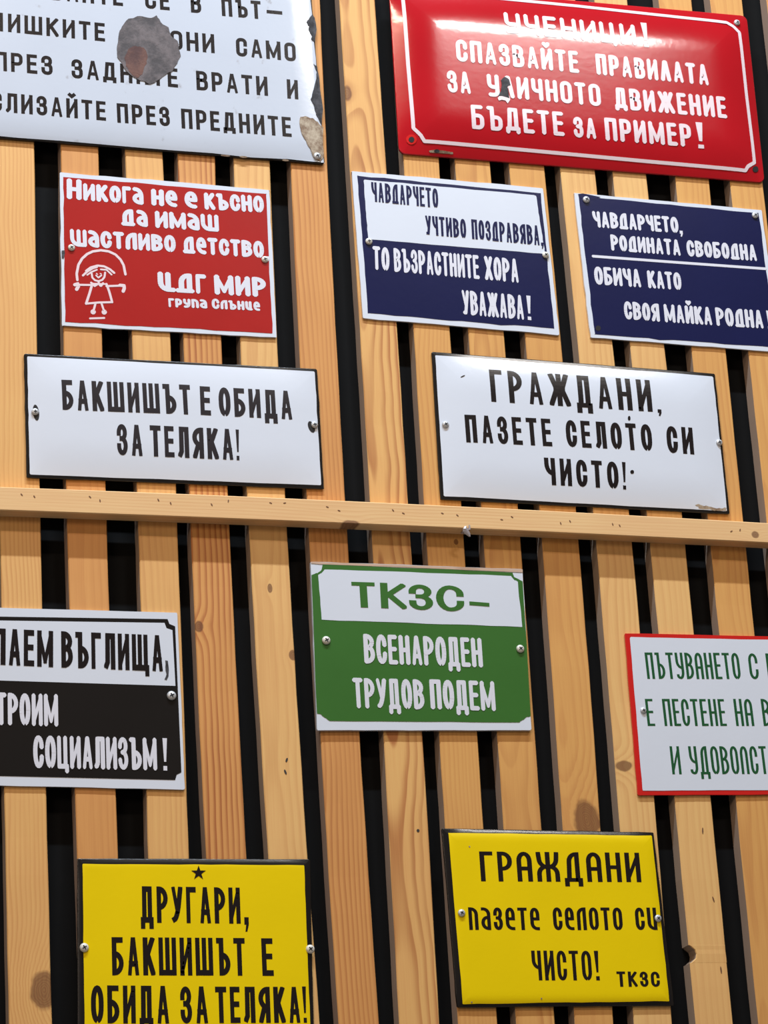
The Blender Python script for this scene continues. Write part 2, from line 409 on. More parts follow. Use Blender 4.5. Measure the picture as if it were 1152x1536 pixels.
ALT = {
 'round_a': {'А': (1.0, [P_('0,0 0,1r 1,1r 1,0'), P_('0,.43 1,.43')]), 'Ж': (1.5, [P_('.5,0 .5,1'), P_('0,0 0,.5r .5,.5'), P_('1,0 1,.5r .5,.5'), P_('0,1 .06,.5r .5,.5'), P_('1,1 .94,.5r .5,.5')]),
             'Д': (1.2, [P_('.18,0 .26,1r .82,1 .82,0'), P_('0,0 1,0'), P_('0,-.18 0,0'), P_('1,-.18 1,0')]), 'Л': (1.0, [P_('0,0 .04,1r 1,1r 1,0')]),
             'У': (1.0, [P_('0,1 .05,.42r 1,.42'), P_('1,1 1,0r 0,0r 0,.1')])},
 'square_y': {'У': (1.0, [P_('0,1 0,.42r 1,.42'), P_('1,1 1,0r .08,0')]), 'Д': (1.1, [P_('.14,.07 .26,1 .82,1 .82,.07'), P_('0,.07 1,.07'), P_('0,-.08 0,.07'), P_('1,-.08 1,.07')])},
 'lambda': {'Л': (1.0, [P_('0,0 .43,1'), P_('.57,1 1,0')])},
 'flat_d': {'Д': (1.1, [P_('0,0 1,0'), P_('.12,0 .16,1r .86,1 .86,0')]), 'У': (1.0, [P_('0,1 .54,.36'), P_('1,1 .46,.02 .2,.02')])},
 'low_feet': {'Д': (1.1, [P_('.17,.0 .2,1 .84,1 .84,.0'), P_('0,0 1,0'), P_('0,-.2 0,0'), P_('1,-.2 1,0')])},
 'slab_ts': {'Ц': (1.45, [P_('0,1 0,0r 1,0'), P_('.6,1 .6,0')]), 'Д': (1.35, [P_('-.2,0 1,0'), P_('.1,0 .1,1r .82,1 .82,0')])},
}
STEM = {'Ш': .25, 'Щ': .24, 'ш': .24, 'М': .28, 'м': .28, 'Ж': .25, 'Д': .34, 'д': .34, 'Ъ': .34, 'ъ': .34, 'З': .38, 'И': .36, 'и': .36, 'Ц': .34}
def clip_poly(poly, x0, x1, y0, y1):
    def cut(pl, f):
        out = []
        for i in range(len(pl)):
            a, b = pl[i-1], pl[i]; fa, fb = f(a), f(b)
            if (fa >= 0) != (fb >= 0):
                t = fa/(fa-fb); out.append((a[0]+(b[0]-a[0])*t, a[1]+(b[1]-a[1])*t))
            if fb >= 0: out.append(b)
        return out
    for f in (lambda p: p[0]-x0, lambda p: x1-p[0], lambda p: p[1]-y0, lambda p: y1-p[1]):
        if len(poly) < 3: return []
        poly = cut(poly, f)
    return poly
def stroke_polys(path, closed, wx, wy, soft=False):
    """convex pieces covering a poly-line drawn with a pen wx wide and wy high"""
    out = []; n = len(path); segs = n if closed else n-1
    def nrm(a, b):
        dx, dy = b[0]-a[0], b[1]-a[1]; l = math.hypot(dx, dy) or 1e-9
        return (-dy/l, dx/l), (dx/l, dy/l), l
    for i in range(segs):
        a, b = path[i], path[(i+1) % n]
        (nx, ny), (dx, dy), l = nrm(a, b)
        ox, oy = nx*wx/2, ny*wy/2
        ea = (0, 0) if (closed or i > 0) else (-dx*wx/2, -dy*wy/2)
        eb = (0, 0) if (closed or i < segs-1) else (dx*wx/2, dy*wy/2)
        A = (a[0]+ea[0], a[1]+ea[1]); B = (b[0]+eb[0], b[1]+eb[1])
        q = [(A[0]-ox, A[1]-oy), (B[0]-ox, B[1]-oy), (B[0]+ox, B[1]+oy), (A[0]+ox, A[1]+oy)]
        if soft:   # rounded pen ends
            c = .32
            if ea != (0, 0):
                q[0:1] = [(A[0]-ox*(1-2*c), A[1]-oy*(1-2*c)), (A[0]-ox-ea[0]*.7, A[1]-oy-ea[1]*.7)]
                q[-1:] = [(A[0]+ox-ea[0]*.7, A[1]+oy-ea[1]*.7), (A[0]+ox*(1-2*c), A[1]+oy*(1-2*c))]
            if eb != (0, 0):
                k = 2 if ea != (0, 0) else 1
                q[k:k+2] = [(B[0]-ox-eb[0]*.7, B[1]-oy-eb[1]*.7), (B[0]-ox*(1-2*c), B[1]-oy*(1-2*c)), (B[0]+ox*(1-2*c), B[1]+oy*(1-2*c)), (B[0]+ox-eb[0]*.7, B[1]+oy-eb[1]*.7)]
        out.append(q)
    joints = range(n) if closed else range(1, n-1)
    for i in joints:
        a, b, c = path[i-1], path[i], path[(i+1) % n]
        (n1x, n1y), d1, _ = nrm(a, b); (n2x, n2y), d2, _ = nrm(b, c)
        cr_ = d1[0]*d2[1]-d1[1]*d2[0]; dt = d1[0]*d2[0]+d1[1]*d2[1]
        if abs(cr_) < 1e-4: continue
        s = -1 if cr_ > 0 else 1
        p1 = (b[0]+s*n1x*wx/2, b[1]+s*n1y*wy/2); p2 = (b[0]+s*n2x*wx/2, b[1]+s*n2y*wy/2)
        if dt > -.2 and not soft:   # mitre
            mx, my = n1x+n2x, n1y+n2y; k = 1/(1+n1x*n2x+n1y*n2y)
            pm = (b[0]+s*mx*k*wx/2, b[1]+s*my*k*wy/2); out.append([b, p1, pm, p2])
        elif dt > -.2:
            mx, my = n1x+n2x, n1y+n2y; k = .82/(1+n1x*n2x+n1y*n2y)
            pm = (b[0]+s*mx*k*wx/2, b[1]+s*my*k*wy/2); out.append([b, p1, pm, p2])
        else: out.append([b, p1, p2])
    return out
def round_path(pts, closed, R):
    n = len(pts); out = []
    for i, (x, y, r) in enumerate(pts):
        if not r or (not closed and i in (0, n-1)): out.append((x, y)); continue
        a, c = pts[i-1], pts[(i+1) % n]
        la, lc = math.hypot(a[0]-x, a[1]-y), math.hypot(c[0]-x, c[1]-y)
        fa = .5 if (a[2] or True) and la > 0 else 1
        ta, tc = min(R, la*(.5 if a[2] else .92)), min(R, lc*(.5 if c[2] else .92))
        A = (x+(a[0]-x)/la*ta, y+(a[1]-y)/la*ta); C = (x+(c[0]-x)/lc*tc, y+(c[1]-y)/lc*tc)
        for k in range(7):
            t = math.pi/2*k/6; u, v = 1-math.sin(t), 1-math.cos(t)
            out.append((x+(A[0]-x)*u+(C[0]-x)*v, y+(A[1]-y)*u+(C[1]-y)*v))
    res = [out[0]]
    for p in out[1:]:
        if math.hypot(p[0]-res[-1][0], p[1]-res[-1][1]) > 1e-6: res.append(p)
    return res
def word_polys(text, Wd, H, wx, wy, gap, R, soft, alts):
    tab = dict(G)
    for a in alts: tab.update(ALT[a])
    gl = [tab[ch] if ch != ' ' else (.7, []) for ch in text]
    unit = Wd/(sum(g[0] for g in gl) + gap*(len(gl)-1))
    x = 0; polys = []
    for ch, g in zip(text, gl):
        w = g[0]*unit; px = min(wx, w*STEM.get(ch, .40)) if g[1] else wx
        for closed, pts in g[1]:
            q = [(x+px/2+p[0]*(w-px), wy/2+p[1]*(H-wy), p[2]) for p in pts]
            q = round_path(q, closed, R)
            lo = -H if any(p[1] < -.01 for p in pts) else 0
            hi = 2*H if any(p[1] > 1.01 for p in pts) else H
            xl = x-w*.3 if any(p[0] < -.05 for p in pts) else x
            pen = px*.74 if ch in 'ИЙМЖимжАУ' and len(pts) == 2 and pts[0][0] != pts[1][0] and pts[0][1] != pts[1][1] else px
            for pl in stroke_polys(q, closed, pen, wy, soft):
                pl = clip_poly(pl, xl, x+w, lo, hi)
                if len(pl) >= 3: polys.append(pl)
        for pl in (g[2] if len(g) > 2 else []):
            polys.append([(x+p[0]*w, p[1]*H) for p in pl])
        x += w + gap*unit
    return polys

# ------------------------------------------------------------------ signs
class Sign:
    """an enamel plate on the slats: four corners on the wall, a domed face, layers that follow the face"""
    def __init__(s, corners, label, H=.001, R=.03, y0=.0035, thick=.003, rad=.002, mat='white', jit=0):
        s.y0, s.H, s.R = y0, H, R
        s.q = [at(px, py, -y0) for px, py in corners]            # TL TR BR BL
        TL, TR, BR, BL = s.q
        s.w = ((TR-TL).length+(BR-BL).length)/2; s.h = ((TL-BL).length+(TR-BR).length)/2
        o = bpy.data.objects.new('enamel_sign', None); COL.objects.link(o)
        o.empty_display_size = .05
        o.location = ((BL.x+BR.x)/2, 0, (BL.z+BR.z)/2); s.o = o; tag(o, label, 'sign')
        bpy.context.view_layer.update()
        s.rnd = random.Random(len(bpy.data.objects))
        s.plate = s.ringmesh('plate', s.q, rad, mat, 0, skirt=thick, jit=jit)
    def uv(s, x, z):
        TL, TR, BR, BL = s.q; u = v = .5
        for _ in range(8):
            px = (TL.x*(1-u)+TR.x*u)*(1-v)+(BL.x*(1-u)+BR.x*u)*v; pz = (TL.z*(1-u)+TR.z*u)*(1-v)+(BL.z*(1-u)+BR.z*u)*v
            ax = (TR.x-TL.x)*(1-v)+(BR.x-BL.x)*v; az = (TR.z-TL.z)*(1-v)+(BR.z-BL.z)*v
            bx = (BL.x-TL.x)*(1-u)+(BR.x-TR.x)*u; bz = (BL.z-TL.z)*(1-u)+(BR.z-TR.z)*u
            d = ax*bz-az*bx; rx, rz = x-px, z-pz
            u += (rx*bz-rz*bx)/d; v += (ax*rz-az*rx)/d
        return u, v
    def y(s, x, z):
        u, v = s.uv(x, z)
        f = lambda t: 1-(1-max(0, min(1, t/s.R)))**2
        return -(s.y0 + s.H*f(min(u, 1-u)*s.w)*f(min(v, 1-v)*s.h))
    def P(s, px, py):
        Y = -s.y0
        for _ in range(4):
            p = at(px, py, Y); Y = s.y(p.x, p.z)
        return at(px, py, Y)
    def put(s, bm, x, z, lift):
        l = s.o.location
        return bm.verts.new((x-l.x, s.y(x, z)-lift, z-l.z))
    def ringmesh(s, name, q, rad, mat, lift, skirt=0.0, jit=0):
        TL, TR, BR, BL = q
        w = ((TR-TL).length+(BR-BL).length)/2; h = ((TL-BL).length+(TR-BR).length)/2
        def bil(a, b):
            u, v = a/w, b/h
            return ((TL.x*(1-u)+TR.x*u)*(1-v)+(BL.x*(1-u)+BR.x*u)*v, (TL.z*(1-u)+TR.z*u)*(1-v)+(BL.z*(1-u)+BR.z*u)*v)
        NS, NC = 14, 5
        def ring(ins):
            r = max(rad-ins, 1e-5); out = []
            cs = ((w-ins-r, ins+r, -90), (w-ins-r, h-ins-r, 0), (ins+r, h-ins-r, 90), (ins+r, ins+r, 180))
            for k, (cx, cy, a0) in enumerate(cs):
                for j in range(NC+1):
                    t = math.radians(a0+90*j/NC); out.append((cx+r*math.cos(t), cy+r*math.sin(t)))
                nx = cs[(k+1) % 4]; t = math.radians(nx[2]); e = (nx[0]+r*math.cos(t), nx[1]+r*math.sin(t)); b = out[-1]
                for j in range(1, NS): out.append((b[0]+(e[0]-b[0])*j/NS, b[1]+(e[1]-b[1])*j/NS))
            return out
        m = min(w, h)/2
        ins = [0, .0008, .002] + ([] if s.H < .0015 else [.004, .007]) + [m*f for f in ((.2, .45, .7, .9) if s.H < .0015 else (.1, .16, .22, .3, .38, .46, .55, .65, .75, .85, .93))]
        ins = sorted(set(x for x in ins if x < m*.95))
        bm = bmesh.new(); prev = None
        for i_, d in enumerate(ins):
            cur = []
            for (a, b) in ring(d):
                if jit and i_ == 0: a += s.rnd.gauss(0, jit); b += s.rnd.gauss(0, jit)
                x, z = bil(a, b); cur.append(s.put(bm, x, z, lift))
            if prev is None and skirt:
                sk = [bm.verts.new((v.co.x, min(v.co.y+skirt, -.0003), v.co.z)) for v in cur]
                for j in range(len(cur)): bm.faces.new((sk[j], sk[(j+1) % len(cur)], cur[(j+1) % len(cur)], cur[j]))
                bm.faces.new(sk)
            if prev:
                for j in range(len(cur)): bm.faces.new((prev[j], prev[(j+1) % len(cur)], cur[(j+1) % len(cur)], cur[j]))
            prev = cur
        bm.faces.new(prev)
        bmesh.ops.recalc_face_normals(bm, faces=bm.faces)
        return obj(name, bm, MT[mat], s.o, smooth=s.H >= .0015)
    def quad(s, name, corners, mat, lift, rad=.0005, jit=0):
        return s.ringmesh(name, [s.P(*c) for c in corners], rad, mat, lift, jit=jit)
    def poly(s, name, pts, mat, lift, jit=0, sub=0, label=None):
        """filled outline in photo pixels, painted or chipped on the face"""
        bm = bmesh.new(); W3 = [s.P(*p) for p in pts]
        if sub:
            out = []
            for a, b in zip(W3, W3[1:]+W3[:1]):
                for k in range(sub):
                    c = a+(b-a)*(k/sub); out.append(Vector((c.x+s.rnd.gauss(0, jit), 0, c.z+s.rnd.gauss(0, jit))))
            W3 = out
        if s.H > 0:
            tb = bmesh.new(); f = tb.faces.new([tb.verts.new((p.x, 0, p.z)) for p in W3]); f.normal_update()
            bmesh.ops.triangulate(tb, faces=[f], ngon_method='EAR_CLIP')
            for f in tb.faces: s.patch(bm, [(v.co.x, v.co.z) for v in f.verts], lift)
            tb.free()
        else:
            f = bm.faces.new([s.put(bm, p.x, p.z, lift) for p in W3]); f.normal_update(); bmesh.ops.triangulate(bm, faces=[f], ngon_method='EAR_CLIP')
        bmesh.ops.recalc_face_normals(bm, faces=bm.faces)
        o = obj(name, bm, MT[mat], s.o)
        if label: o['label'] = label
        return o
    def line(s, name, pts, wpx, mat, lift, closed=False, soft=True):
        """painted line through photo pixels"""
        W3 = [s.P(*p) for p in pts]; k = (W3[1]-W3[0]).length/max(1e-6, math.dist(pts[0], pts[1])); w = wpx*k
        path = [(p.x, p.z) for p in W3]; bm = bmesh.new()
        for pl in stroke_polys(path, closed, w, w, soft): s.patch(bm, pl, lift)
        return obj(name, bm, MT[mat], s.o)
    def strokes(s, name, lines, mat, lift):
        bm = bmesh.new()
        for pts, wpx in lines:
            W3 = [s.P(*p) for p in pts]; k = (W3[1]-W3[0]).length/max(1e-6, math.dist(pts[0], pts[1]))
            path = [(p.x, p.z) for p in W3]
            for pl in stroke_polys(path, False, wpx*k, wpx*k, True): s.patch(bm, pl, lift)
        return obj(name, bm, MT[mat], s.o)
    def patch(s, bm, pl, lift):
        # long pieces are cut so that they follow the domed face
        g = .007
        xs = [p[0] for p in pl]; zs = [p[1] for p in pl]
        nx, nz = int((max(xs)-min(xs))/g)+1, int((max(zs)-min(zs))/g)+1
        if s.H > 0 and nx*nz > 1:
            dx, dz = (max(xs)-min(xs))/nx, (max(zs)-min(zs))/nz
            for i in range(nx):
                for j in range(nz):
                    q = clip_poly(pl, min(xs)+dx*i, min(xs)+dx*(i+1), min(zs)+dz*j, min(zs)+dz*(j+1))
                    if len(q) >= 3: s._face(bm, q, lift)
            return
        s._face(bm, pl, lift)
    def _face(s, bm, pl, lift):
        s.cnt = (getattr(s, 'cnt', 0)+1) % 16
        lift += 8e-6*s.cnt
        top = [s.put(bm, x, z, lift) for x, z in pl]
        ar = sum(pl[i-1][0]*pl[i][1]-pl[i][0]*pl[i-1][1] for i in range(len(pl)))
        if abs(ar) < 1e-10: return
        bm.faces.new(top if ar > 0 else top[::-1])
        bot = [bm.verts.new((v.co.x, v.co.y+lift*.9, v.co.z)) for v in top]
        n = len(pl)
        for i in range(n): bm.faces.new((top[i], top[(i+1) % n], bot[(i+1) % n], bot[i]))
    def text(s, words, mat, wx, wy=None, gap=.28, R=.3, soft=False, alts=(), lift=.0006, name='lettering', label=None):
        """one line of writing: words = [(text, baseline-left px, baseline-right px, height px)]"""
        wy = wy or wx
        for (t, bl, br, h) in words:
            bm = bmesh.new()
            A, B, T = s.P(*bl), s.P(*br), s.P(bl[0]-h*.04, bl[1]-h)
            X = Vector((B.x-A.x, B.z-A.z)); Wd = X.length; X /= Wd; N = Vector((-X.y, X.x))
            k = Wd/math.dist(bl, br); Hh = Vector((T.x-A.x, T.z-A.z)).dot(N)
            kh = Hh/h
            for pl in word_polys(t, Wd, Hh, wx*k, wy*kh, gap, R*Hh, soft, alts):
                s.patch(bm, [(A.x+X.x*a+N.x*b, A.z+X.y*a+N.y*b) for a, b in pl], lift)
            obj(name, bm, MT[mat], s.o)
    def screw(s, px, py, rpx=5.5, ang=20, mat='screw'):
        p = s.P(px, py); r = rpx*.00090; y = s.y(p.x, p.z); l = s.o.location
        bm = bmesh.new(); N = 20; prev = None
        for (rr, yy) in ((1, 0), (1.0, -.22), (.9, -.42), (.7, -.56), (.45, -.64), (.0, -.68)):
            if rr == 0:
                c = bm.verts.new((p.x-l.x, y+yy*r-.0004, p.z-l.z))
                for j in range(N): bm.faces.new((prev[j], prev[(j+1) % N], c))
                break
            cur = [bm.verts.new((p.x-l.x+r*rr*math.cos(2*math.pi*j/N), y+yy*r-.0004, p.z-l.z+r*rr*math.sin(2*math.pi*j/N))) for j in range(N)]
            if prev:
                for j in range(N): bm.faces.new((prev[j], prev[(j+1) % N], cur[(j+1) % N], cur[j]))
            else: bm.faces.new(cur)
            prev = cur
        bmesh.ops.recalc_face_normals(bm, faces=bm.faces)
        o = obj('screw', bm, MT[mat], s.o, smooth=True)
        bm = bmesh.new(); a = math.radians(ang)
        for t in (a, a+math.pi/2):
            ux, uz = math.cos(t), math.sin(t); c = []
            for (i, j) in ((-.5, -.11), (.5, -.11), (.5, .11), (-.5, .11)):
                c.append((p.x-l.x+r*(ux*i-uz*j), p.z-l.z+r*(uz*i+ux*j)))
            yt = y-.70*r-.0005
            f = [bm.verts.new((q[0], yt, q[1])) for q in c]; g = [bm.verts.new((q[0], y-.3*r, q[1])) for q in c]
            bm.faces.new(f)
            for k in range(4): bm.faces.new((f[k], f[(k+1) % 4], g[(k+1) % 4], g[k]))
        bmesh.ops.recalc_face_normals(bm, faces=bm.faces)
        obj('cross_recess', bm, MT['recess'], o)
        return o
    def disc(s, name, px, py, rx, ry, mat, lift=.0007, ang=0, n=18, label=None):
        a = math.radians(ang); pts = []
        for k in range(n):
            t = 2*math.pi*k/n; x, y = rx*math.cos(t), ry*math.sin(t)
            pts.append((px+x*math.cos(a)-y*math.sin(a), py+x*math.sin(a)+y*math.cos(a)))
        return s.poly(name, pts, mat, lift, label=label)

def z(pts, s, ox, oy): return [(ox+x/s, oy+y/s) for x, y in pts]

# --- old white tram sign, top left
A = Sign([(-345,-262),(452,-190),(487,246),(-335,180)], 'large worn white sign with a round bare iron patch, top left', H=.003, R=.03, rad=.004, mat='black', y0=.005, thick=.004)
A.quad('white_face', [(-342,-260),(450,-188),(486.5,244.5),(-333,176.5)], 'oldwhite', .0004, jit=.0006)
st = dict(mat='ink', wx=5.3, wy=4.8, gap=.34, R=.16, alts=('square_y',))
A.text([('КАЧВАЙТЕ',(6,-6.3),(184.5,9.3),28),('СЕ',(218,12.5),(254.5,15.7),28),('В',(286.5,18.8),(302,20.2),28),('ПЪТ',(333,24),(392,29),27),('–',(400.5,31.5),(424,33.7),28)], **st)
A.text([('ПЪТН',(-92,38),(4.5,47.4),28),('ИШКИТЕ',(12,48),(157.5,62.5),27.5),('ВАГОНИ',(186,67.5),(322,80),28.5),('САМО',(354.5,84),(444,92.5),27.5)], **st)
A.text([('ПРЕЗ',(-8,105.5),(79,113),28.5),('ЗАДНИТЕ',(107.5,117),(267,131.5),28.5),('ВРАТИ',(295,135),(402,144),28.7),('И',(431,147.7),(447.5,149.3),28.7)], **st)
A.text([('СЛИЗАЙТЕ',(-14,166.5),(159,181.3),29),('ПРЕЗ',(176,184),(255,189.7),29),('ПРЕДНИТЕ',(272.5,192.5),(437.5,205.5),29.5)], **st)
A.poly('bare_patch', z([(840,97),(870,106),(905,110),(935,95),(952,118),(975,150),(1010,165),(1020,205),(1035,228),(1065,250),(1072,290),(1085,340),(1060,380),(1038,418),(1030,430),(1000,442),(975,460),(955,480),(930,495),(895,505),(868,490),(840,485),(790,460),(770,440),(745,415),(725,375),(705,345),(700,290),(706,255),(710,220),(718,185),(730,160),(750,135),(770,115),(800,108)], 4, 0, 0), 'iron', .0012, jit=.0004, sub=2, label='round bare iron patch where the enamel is gone')
A.poly('rust_stain', z([(770,300),(810,275),(850,285),(880,310),(885,350),(870,400),(850,450),(820,470),(780,440),(755,400),(745,350)], 4, 0, 0), 'rust', .0014, jit=.0006, sub=3)
A.poly('chipped_edge', z([(915,85),(885,120),(880,135),(893,160),(890,185),(912,220),(905,235),(928,255),(938,180),(928,120)], 4, 240, 0), 'darkchip', .0012, jit=.0004, sub=3)
A.poly('chipped_edge', z([(918,385),(940,430),(938,470),(915,555),(905,595),(925,640),(935,690),(968,750),(975,660),(955,480),(940,400)], 4, 240, 0), 'darkchip', .0012, jit=.0004, sub=3)
A.poly('rusty_corner', z([(840,705),(870,700),(915,712),(945,735),(975,765),(985,940),(960,968),(920,945),(885,865),(850,805),(835,740)], 4, 240, 0), 'tan', .0012, jit=.0005, sub=3, label='tan rust flake in the lower right corner')
for (px, py, rx) in ((338,235,7),(365,237,6),(428,242,5)): A.disc('rusty_edge', px, py-1.2, rx, 1.3, 'tan', .0011, ang=5)
A.screw(240+942/4, 938/4, 6, 25)

# --- red pupils' sign, top right
Bs = Sign([(583,-24),(1120,24),(1147,274),(599,230)], 'big glossy red enamel sign with a thin white border line, top right', H=.011, R=.07, rad=.010, mat='red', y0=.004, thick=.004)
bl = [(603,-8),(604.5,1),(612,97),(620,192.5),(625,197),(631,203),(636.5,212),(796,226),(957,241),(1118,256),(1122,249.5),(1131.5,244),(1120,146),(1109,49),(1100,40),(1090,34),(977,21.5),(864,9),(740,-3),(618,-13)]
Bs.line('border_line', bl, 4.6, 'letter_pink', .0005, closed=True)
st = dict(mat='letter_pink', wx=6.3, wy=5.9, gap=.24, R=.15, soft=True, alts=('square_y', 'lambda'))
Bs.text([('УЧЕНИЦИ',(758,49.5),(955,68.5),31),('!',(965,70.3),(974.5,71.2),36)], **st)
Bs.text([('СПАЗВАЙТЕ',(685,92),(869,110),33),('ПРАВИЛАТА',(895,112),(1064,128.5),31.5)], **st)
Bs.text([('ЗА',(672,138.5),(707,141.5),33),('УЛИЧНОТО',(732,144.5),(902,160),33.5),('ДВИЖЕНИЕ',(923,163.5),(1091,178),32.5)], **st)
Bs.text([('БЪДЕТЕ',(708,193.5),(847,204.5),36.5),('ЗА',(861,206),(895,209),31),('ПРИМЕР',(908.5,211),(1038,221),34.5),('!',(1046.5,222.5),(1057,223.3),39)], **st)
Bs.poly('chipped_spot', z([(665,590),(690,560),(735,575),(740,600),(725,622),(712,605),(690,600),(672,605)], 4, 580, 0), 'letter_pink', .0010)
Bs.poly('chipped_spot', z([(685,480),(705,462),(735,478),(742,512),(722,520),(728,555),(735,590),(690,578),(670,578),(684,545),(690,510)], 4, 580, 0), 'darkchip', .0012, jit=.0003, sub=2)
Bs.poly('rusty_edge', z([(255,905),(290,900),(340,905),(395,915),(398,926),(340,922),(290,920),(258,916)], 4, 580, 0), 'tan', .0008, jit=.0002, sub=2)
Bs.disc('chipped_spot', 580+300/4, 908/4, 4, 2.6, 'darkchip', .0011)
Bs.screw(1105, 34.5, 5.5, 15)
Bs.disc('hole', 617, 209.5, 8, 7.5, 'rimred', .0006); Bs.disc('hole', 617, 209.8, 4.3, 4.3, 'hole', .0009); Bs.disc('hole', 1133, 254, 4.3, 4.6, 'hole', .0007)

# --- brick red child sign
C = Sign([(89,258.5),(404,284.7),(415,506.5),(93,488.7)], 'brick red sign with a white drawing of a girl skipping rope', mat='white', H=0, jit=.0004)
C.quad('red_field', [(95,265.5),(399,291),(408.5,500),(97.5,483)], 'brick', .0003, jit=.0004)
st = dict(mat='letter_white', gap=.10, R=.36, soft=True, alts=('flat_d', 'slab_ts'), wy=6.0)
C.text([('Н',(100,298.5),(122.5,300.5),31),('икога',(125,301),(215.5,307.7),26),('не',(227,308.3),(266.5,311.3),25),('е',(277,312),(296.5,313.6),25.5),('късно',(307,314.5),(396.5,319.5),25.5)], wx=8.2, **st)
C.text([('да',(182,338.5),(222,341),25.3),('имаш',(233,342),(328.5,348),25.5)], wx=8.2, **st)
C.text([('шастливо',(105.5,369.5),(264,379),26),('детство',(274.5,380),(396.5,387.5),25.7)], wx=8.0, **st)
C.text([(',',(398.5,388),(404,388.4),20)], wx=5, mat='letter_white')
C.text([('ЦДГ',(237,437),(310,441.5),29.5),('МИР',(322,442),(400,446.3),30)], wx=8.4, mat='letter_white', gap=.12, R=.36, soft=True, alts=('slab_ts',), wy=6.4)
C.text([('група',(253,461),(311,463),13.5),('С',(318,463.5),(329.5,464),15.5),('лънце',(331,464),(390.5,466.6),13.8)], wx=4.4, mat='letter_white', gap=.12, R=.3, soft=True, alts=('flat_d', 'slab_ts'), wy=3.4)
gz = lambda pts: z(pts, 5.906, 80, 250)
circ = lambda cx, cy, r, n=9: [(cx+r*math.cos(2*math.pi*k/n), cy+r*math.sin(2*math.pi*k/n)) for k in range(n+1)]
C.strokes('girl_drawing', [(gz([(212,1005),(206,950),(222,870),(255,815),(300,775),(350,752),(420,742),(490,752),(550,780),(595,825),(622,875),(638,955)]), 3.6),
  (gz([(262,965),(300,930),(350,900),(385,890)]), 3), (gz([(290,925),(330,895),(390,878),(450,885),(500,910),(538,942)]), 3.2), (gz([(420,912),(470,915),(515,958)]), 2.6), (gz([(385,915),(335,935),(300,960)]), 2.4),
  (gz([(338,945),(345,985),(368,1008),(400,1016),(432,1005),(452,980),(458,940)]), 2.8), (gz([(378,965),(398,985),(425,965)]), 2.4), (gz([(382,948),(390,955)]), 1.8), (gz([(415,948),(424,952)]), 1.8),
  (gz([(335,1030),(365,1058),(400,1036),(420,1060),(440,1035)]), 3.4), (gz([(400,1016),(402,1040)]), 3),
  (gz([(215,1048),(335,1050)]), 3.2), (gz([(470,1060),(590,1056)]), 3.2), (gz([(190,1048),(215,1040),(222,1060),(206,1088)]), 5), (gz([(590,1052),(625,1055),(628,1080),(618,1105)]), 5),
  (gz([(345,1038),(318,1130),(290,1215)]), 3.4), (gz([(290,1215),(400,1205),(520,1202)]), 3.2), (gz([(520,1202),(495,1110),(470,1042)]), 3.4), (gz([(345,1038),(470,1042)]), 2.6),
  (gz([(372,1215),(355,1280)]), 3), (gz([(425,1210),(450,1285)]), 3), (gz(circ(352,1288,11)), 4), (gz(circ(450,1290,11)), 4), (gz([(325,1346),(450,1342)]), 3)], 'letter_pink', .0006)
C.poly('chipped_spot', z([(72,745),(100,742),(102,770),(92,815),(75,810)], 5.906, 80, 250), 'darkchip', .0008)
C.screw(107, 372, 5.6, 40, 'screw_paint'); C.screw(397, 389.7, 5.6, 20, 'screw_paint')

# --- navy and white greeting sign
Dd = Sign([(527.6,256.5),(814.5,282),(839,502.3),(544.5,477)], 'sign with a white upper half and a navy lower half, screwed at mid height', mat='white', H=0, jit=.0003)
Dd.quad('navy_field', [(536,263.5),(810.5,289.8),(831.3,493),(552,470)], 'navy', .0003, jit=.0005)
Dd.quad('white_panel', [(545,269.5),(804,293),(817.5,381),(552,359)], 'white', .0005, rad=.003, jit=.0002)
st = dict(mat='navy', wx=3.6, wy=3.6, gap=.24, R=.4, alts=('flat_d',), lift=.0010)
Dd.text([('ЧАВДАРЧЕТО',(557.5,302.3),(657.5,312.2),29)], **st)
Dd.text([('УЧТИВО',(638.5,352),(699.5,357.6),28.5),('ПОЗДРАВЯВА',(708,358.5),(809.5,368),29.3),(',',(811.5,368.2),(815,368.5),24)], **st)
st = dict(mat='letter_white', wx=6.6, wy=5.6, gap=.13, R=.4, soft=True, alts=('flat_d',))
Dd.text([('ТО',(559.5,404.5),(584.5,407),35.5),('ВЪЗРАСТНИТЕ',(591.5,408),(719.5,419),36),('ХОРА',(727.5,420),(778.5,424.6),36)], **st)
Dd.text([('УВАЖАВА',(693.5,472),(786.5,480),37),('!',(791,480),(797.5,480.6),36.5)], **st)
Dd.screw(553, 362.6, 5.8, 10, 'screw_paint'); Dd.screw(818, 383, 5.8, 35, 'screw_paint')

# --- navy sign, right edge
E_ = Sign([(861,289),(1142.5,315),(1170.5,528.5),(886,506)], 'navy sign with a white dividing line, cut by the right frame edge', mat='white', H=0, jit=.0003)
E_.quad('navy_field', [(867.5,294),(1138,320),(1164,521.5),(892,502)], 'navy', .0003, jit=.0005)
E_.poly('chipped_corner', z([(65,68),(110,62),(270,95),(200,118),(80,100)], 6, 856, 280), 'navy', .0005)
st = dict(mat='letter_white', wx=5.6, wy=4.8, gap=.12, R=.4, soft=True, alts=('flat_d',))
E_.text([('ЧАВДАРЧЕТО',(890,341),(1018.5,350),24.3),(',',(1019.5,350.2),(1024,350.6),24)], **st)
E_.text([('РОДИНАТА',(917,376),(1021.5,384),24.2),('СВОБОДНА',(1031,384.7),(1136,391.9),24.5)], **st)
E_.line('dividing_line', [(889.5,384.5),(1018,394),(1147.5,403.3)], 4.0, 'letter_white', .0005)
E_.text([('ОБИЧА',(892.5,427),(962.5,431.5),27.3),('КАТО',(972.5,432.3),(1023,435.6),26.5)], **st)
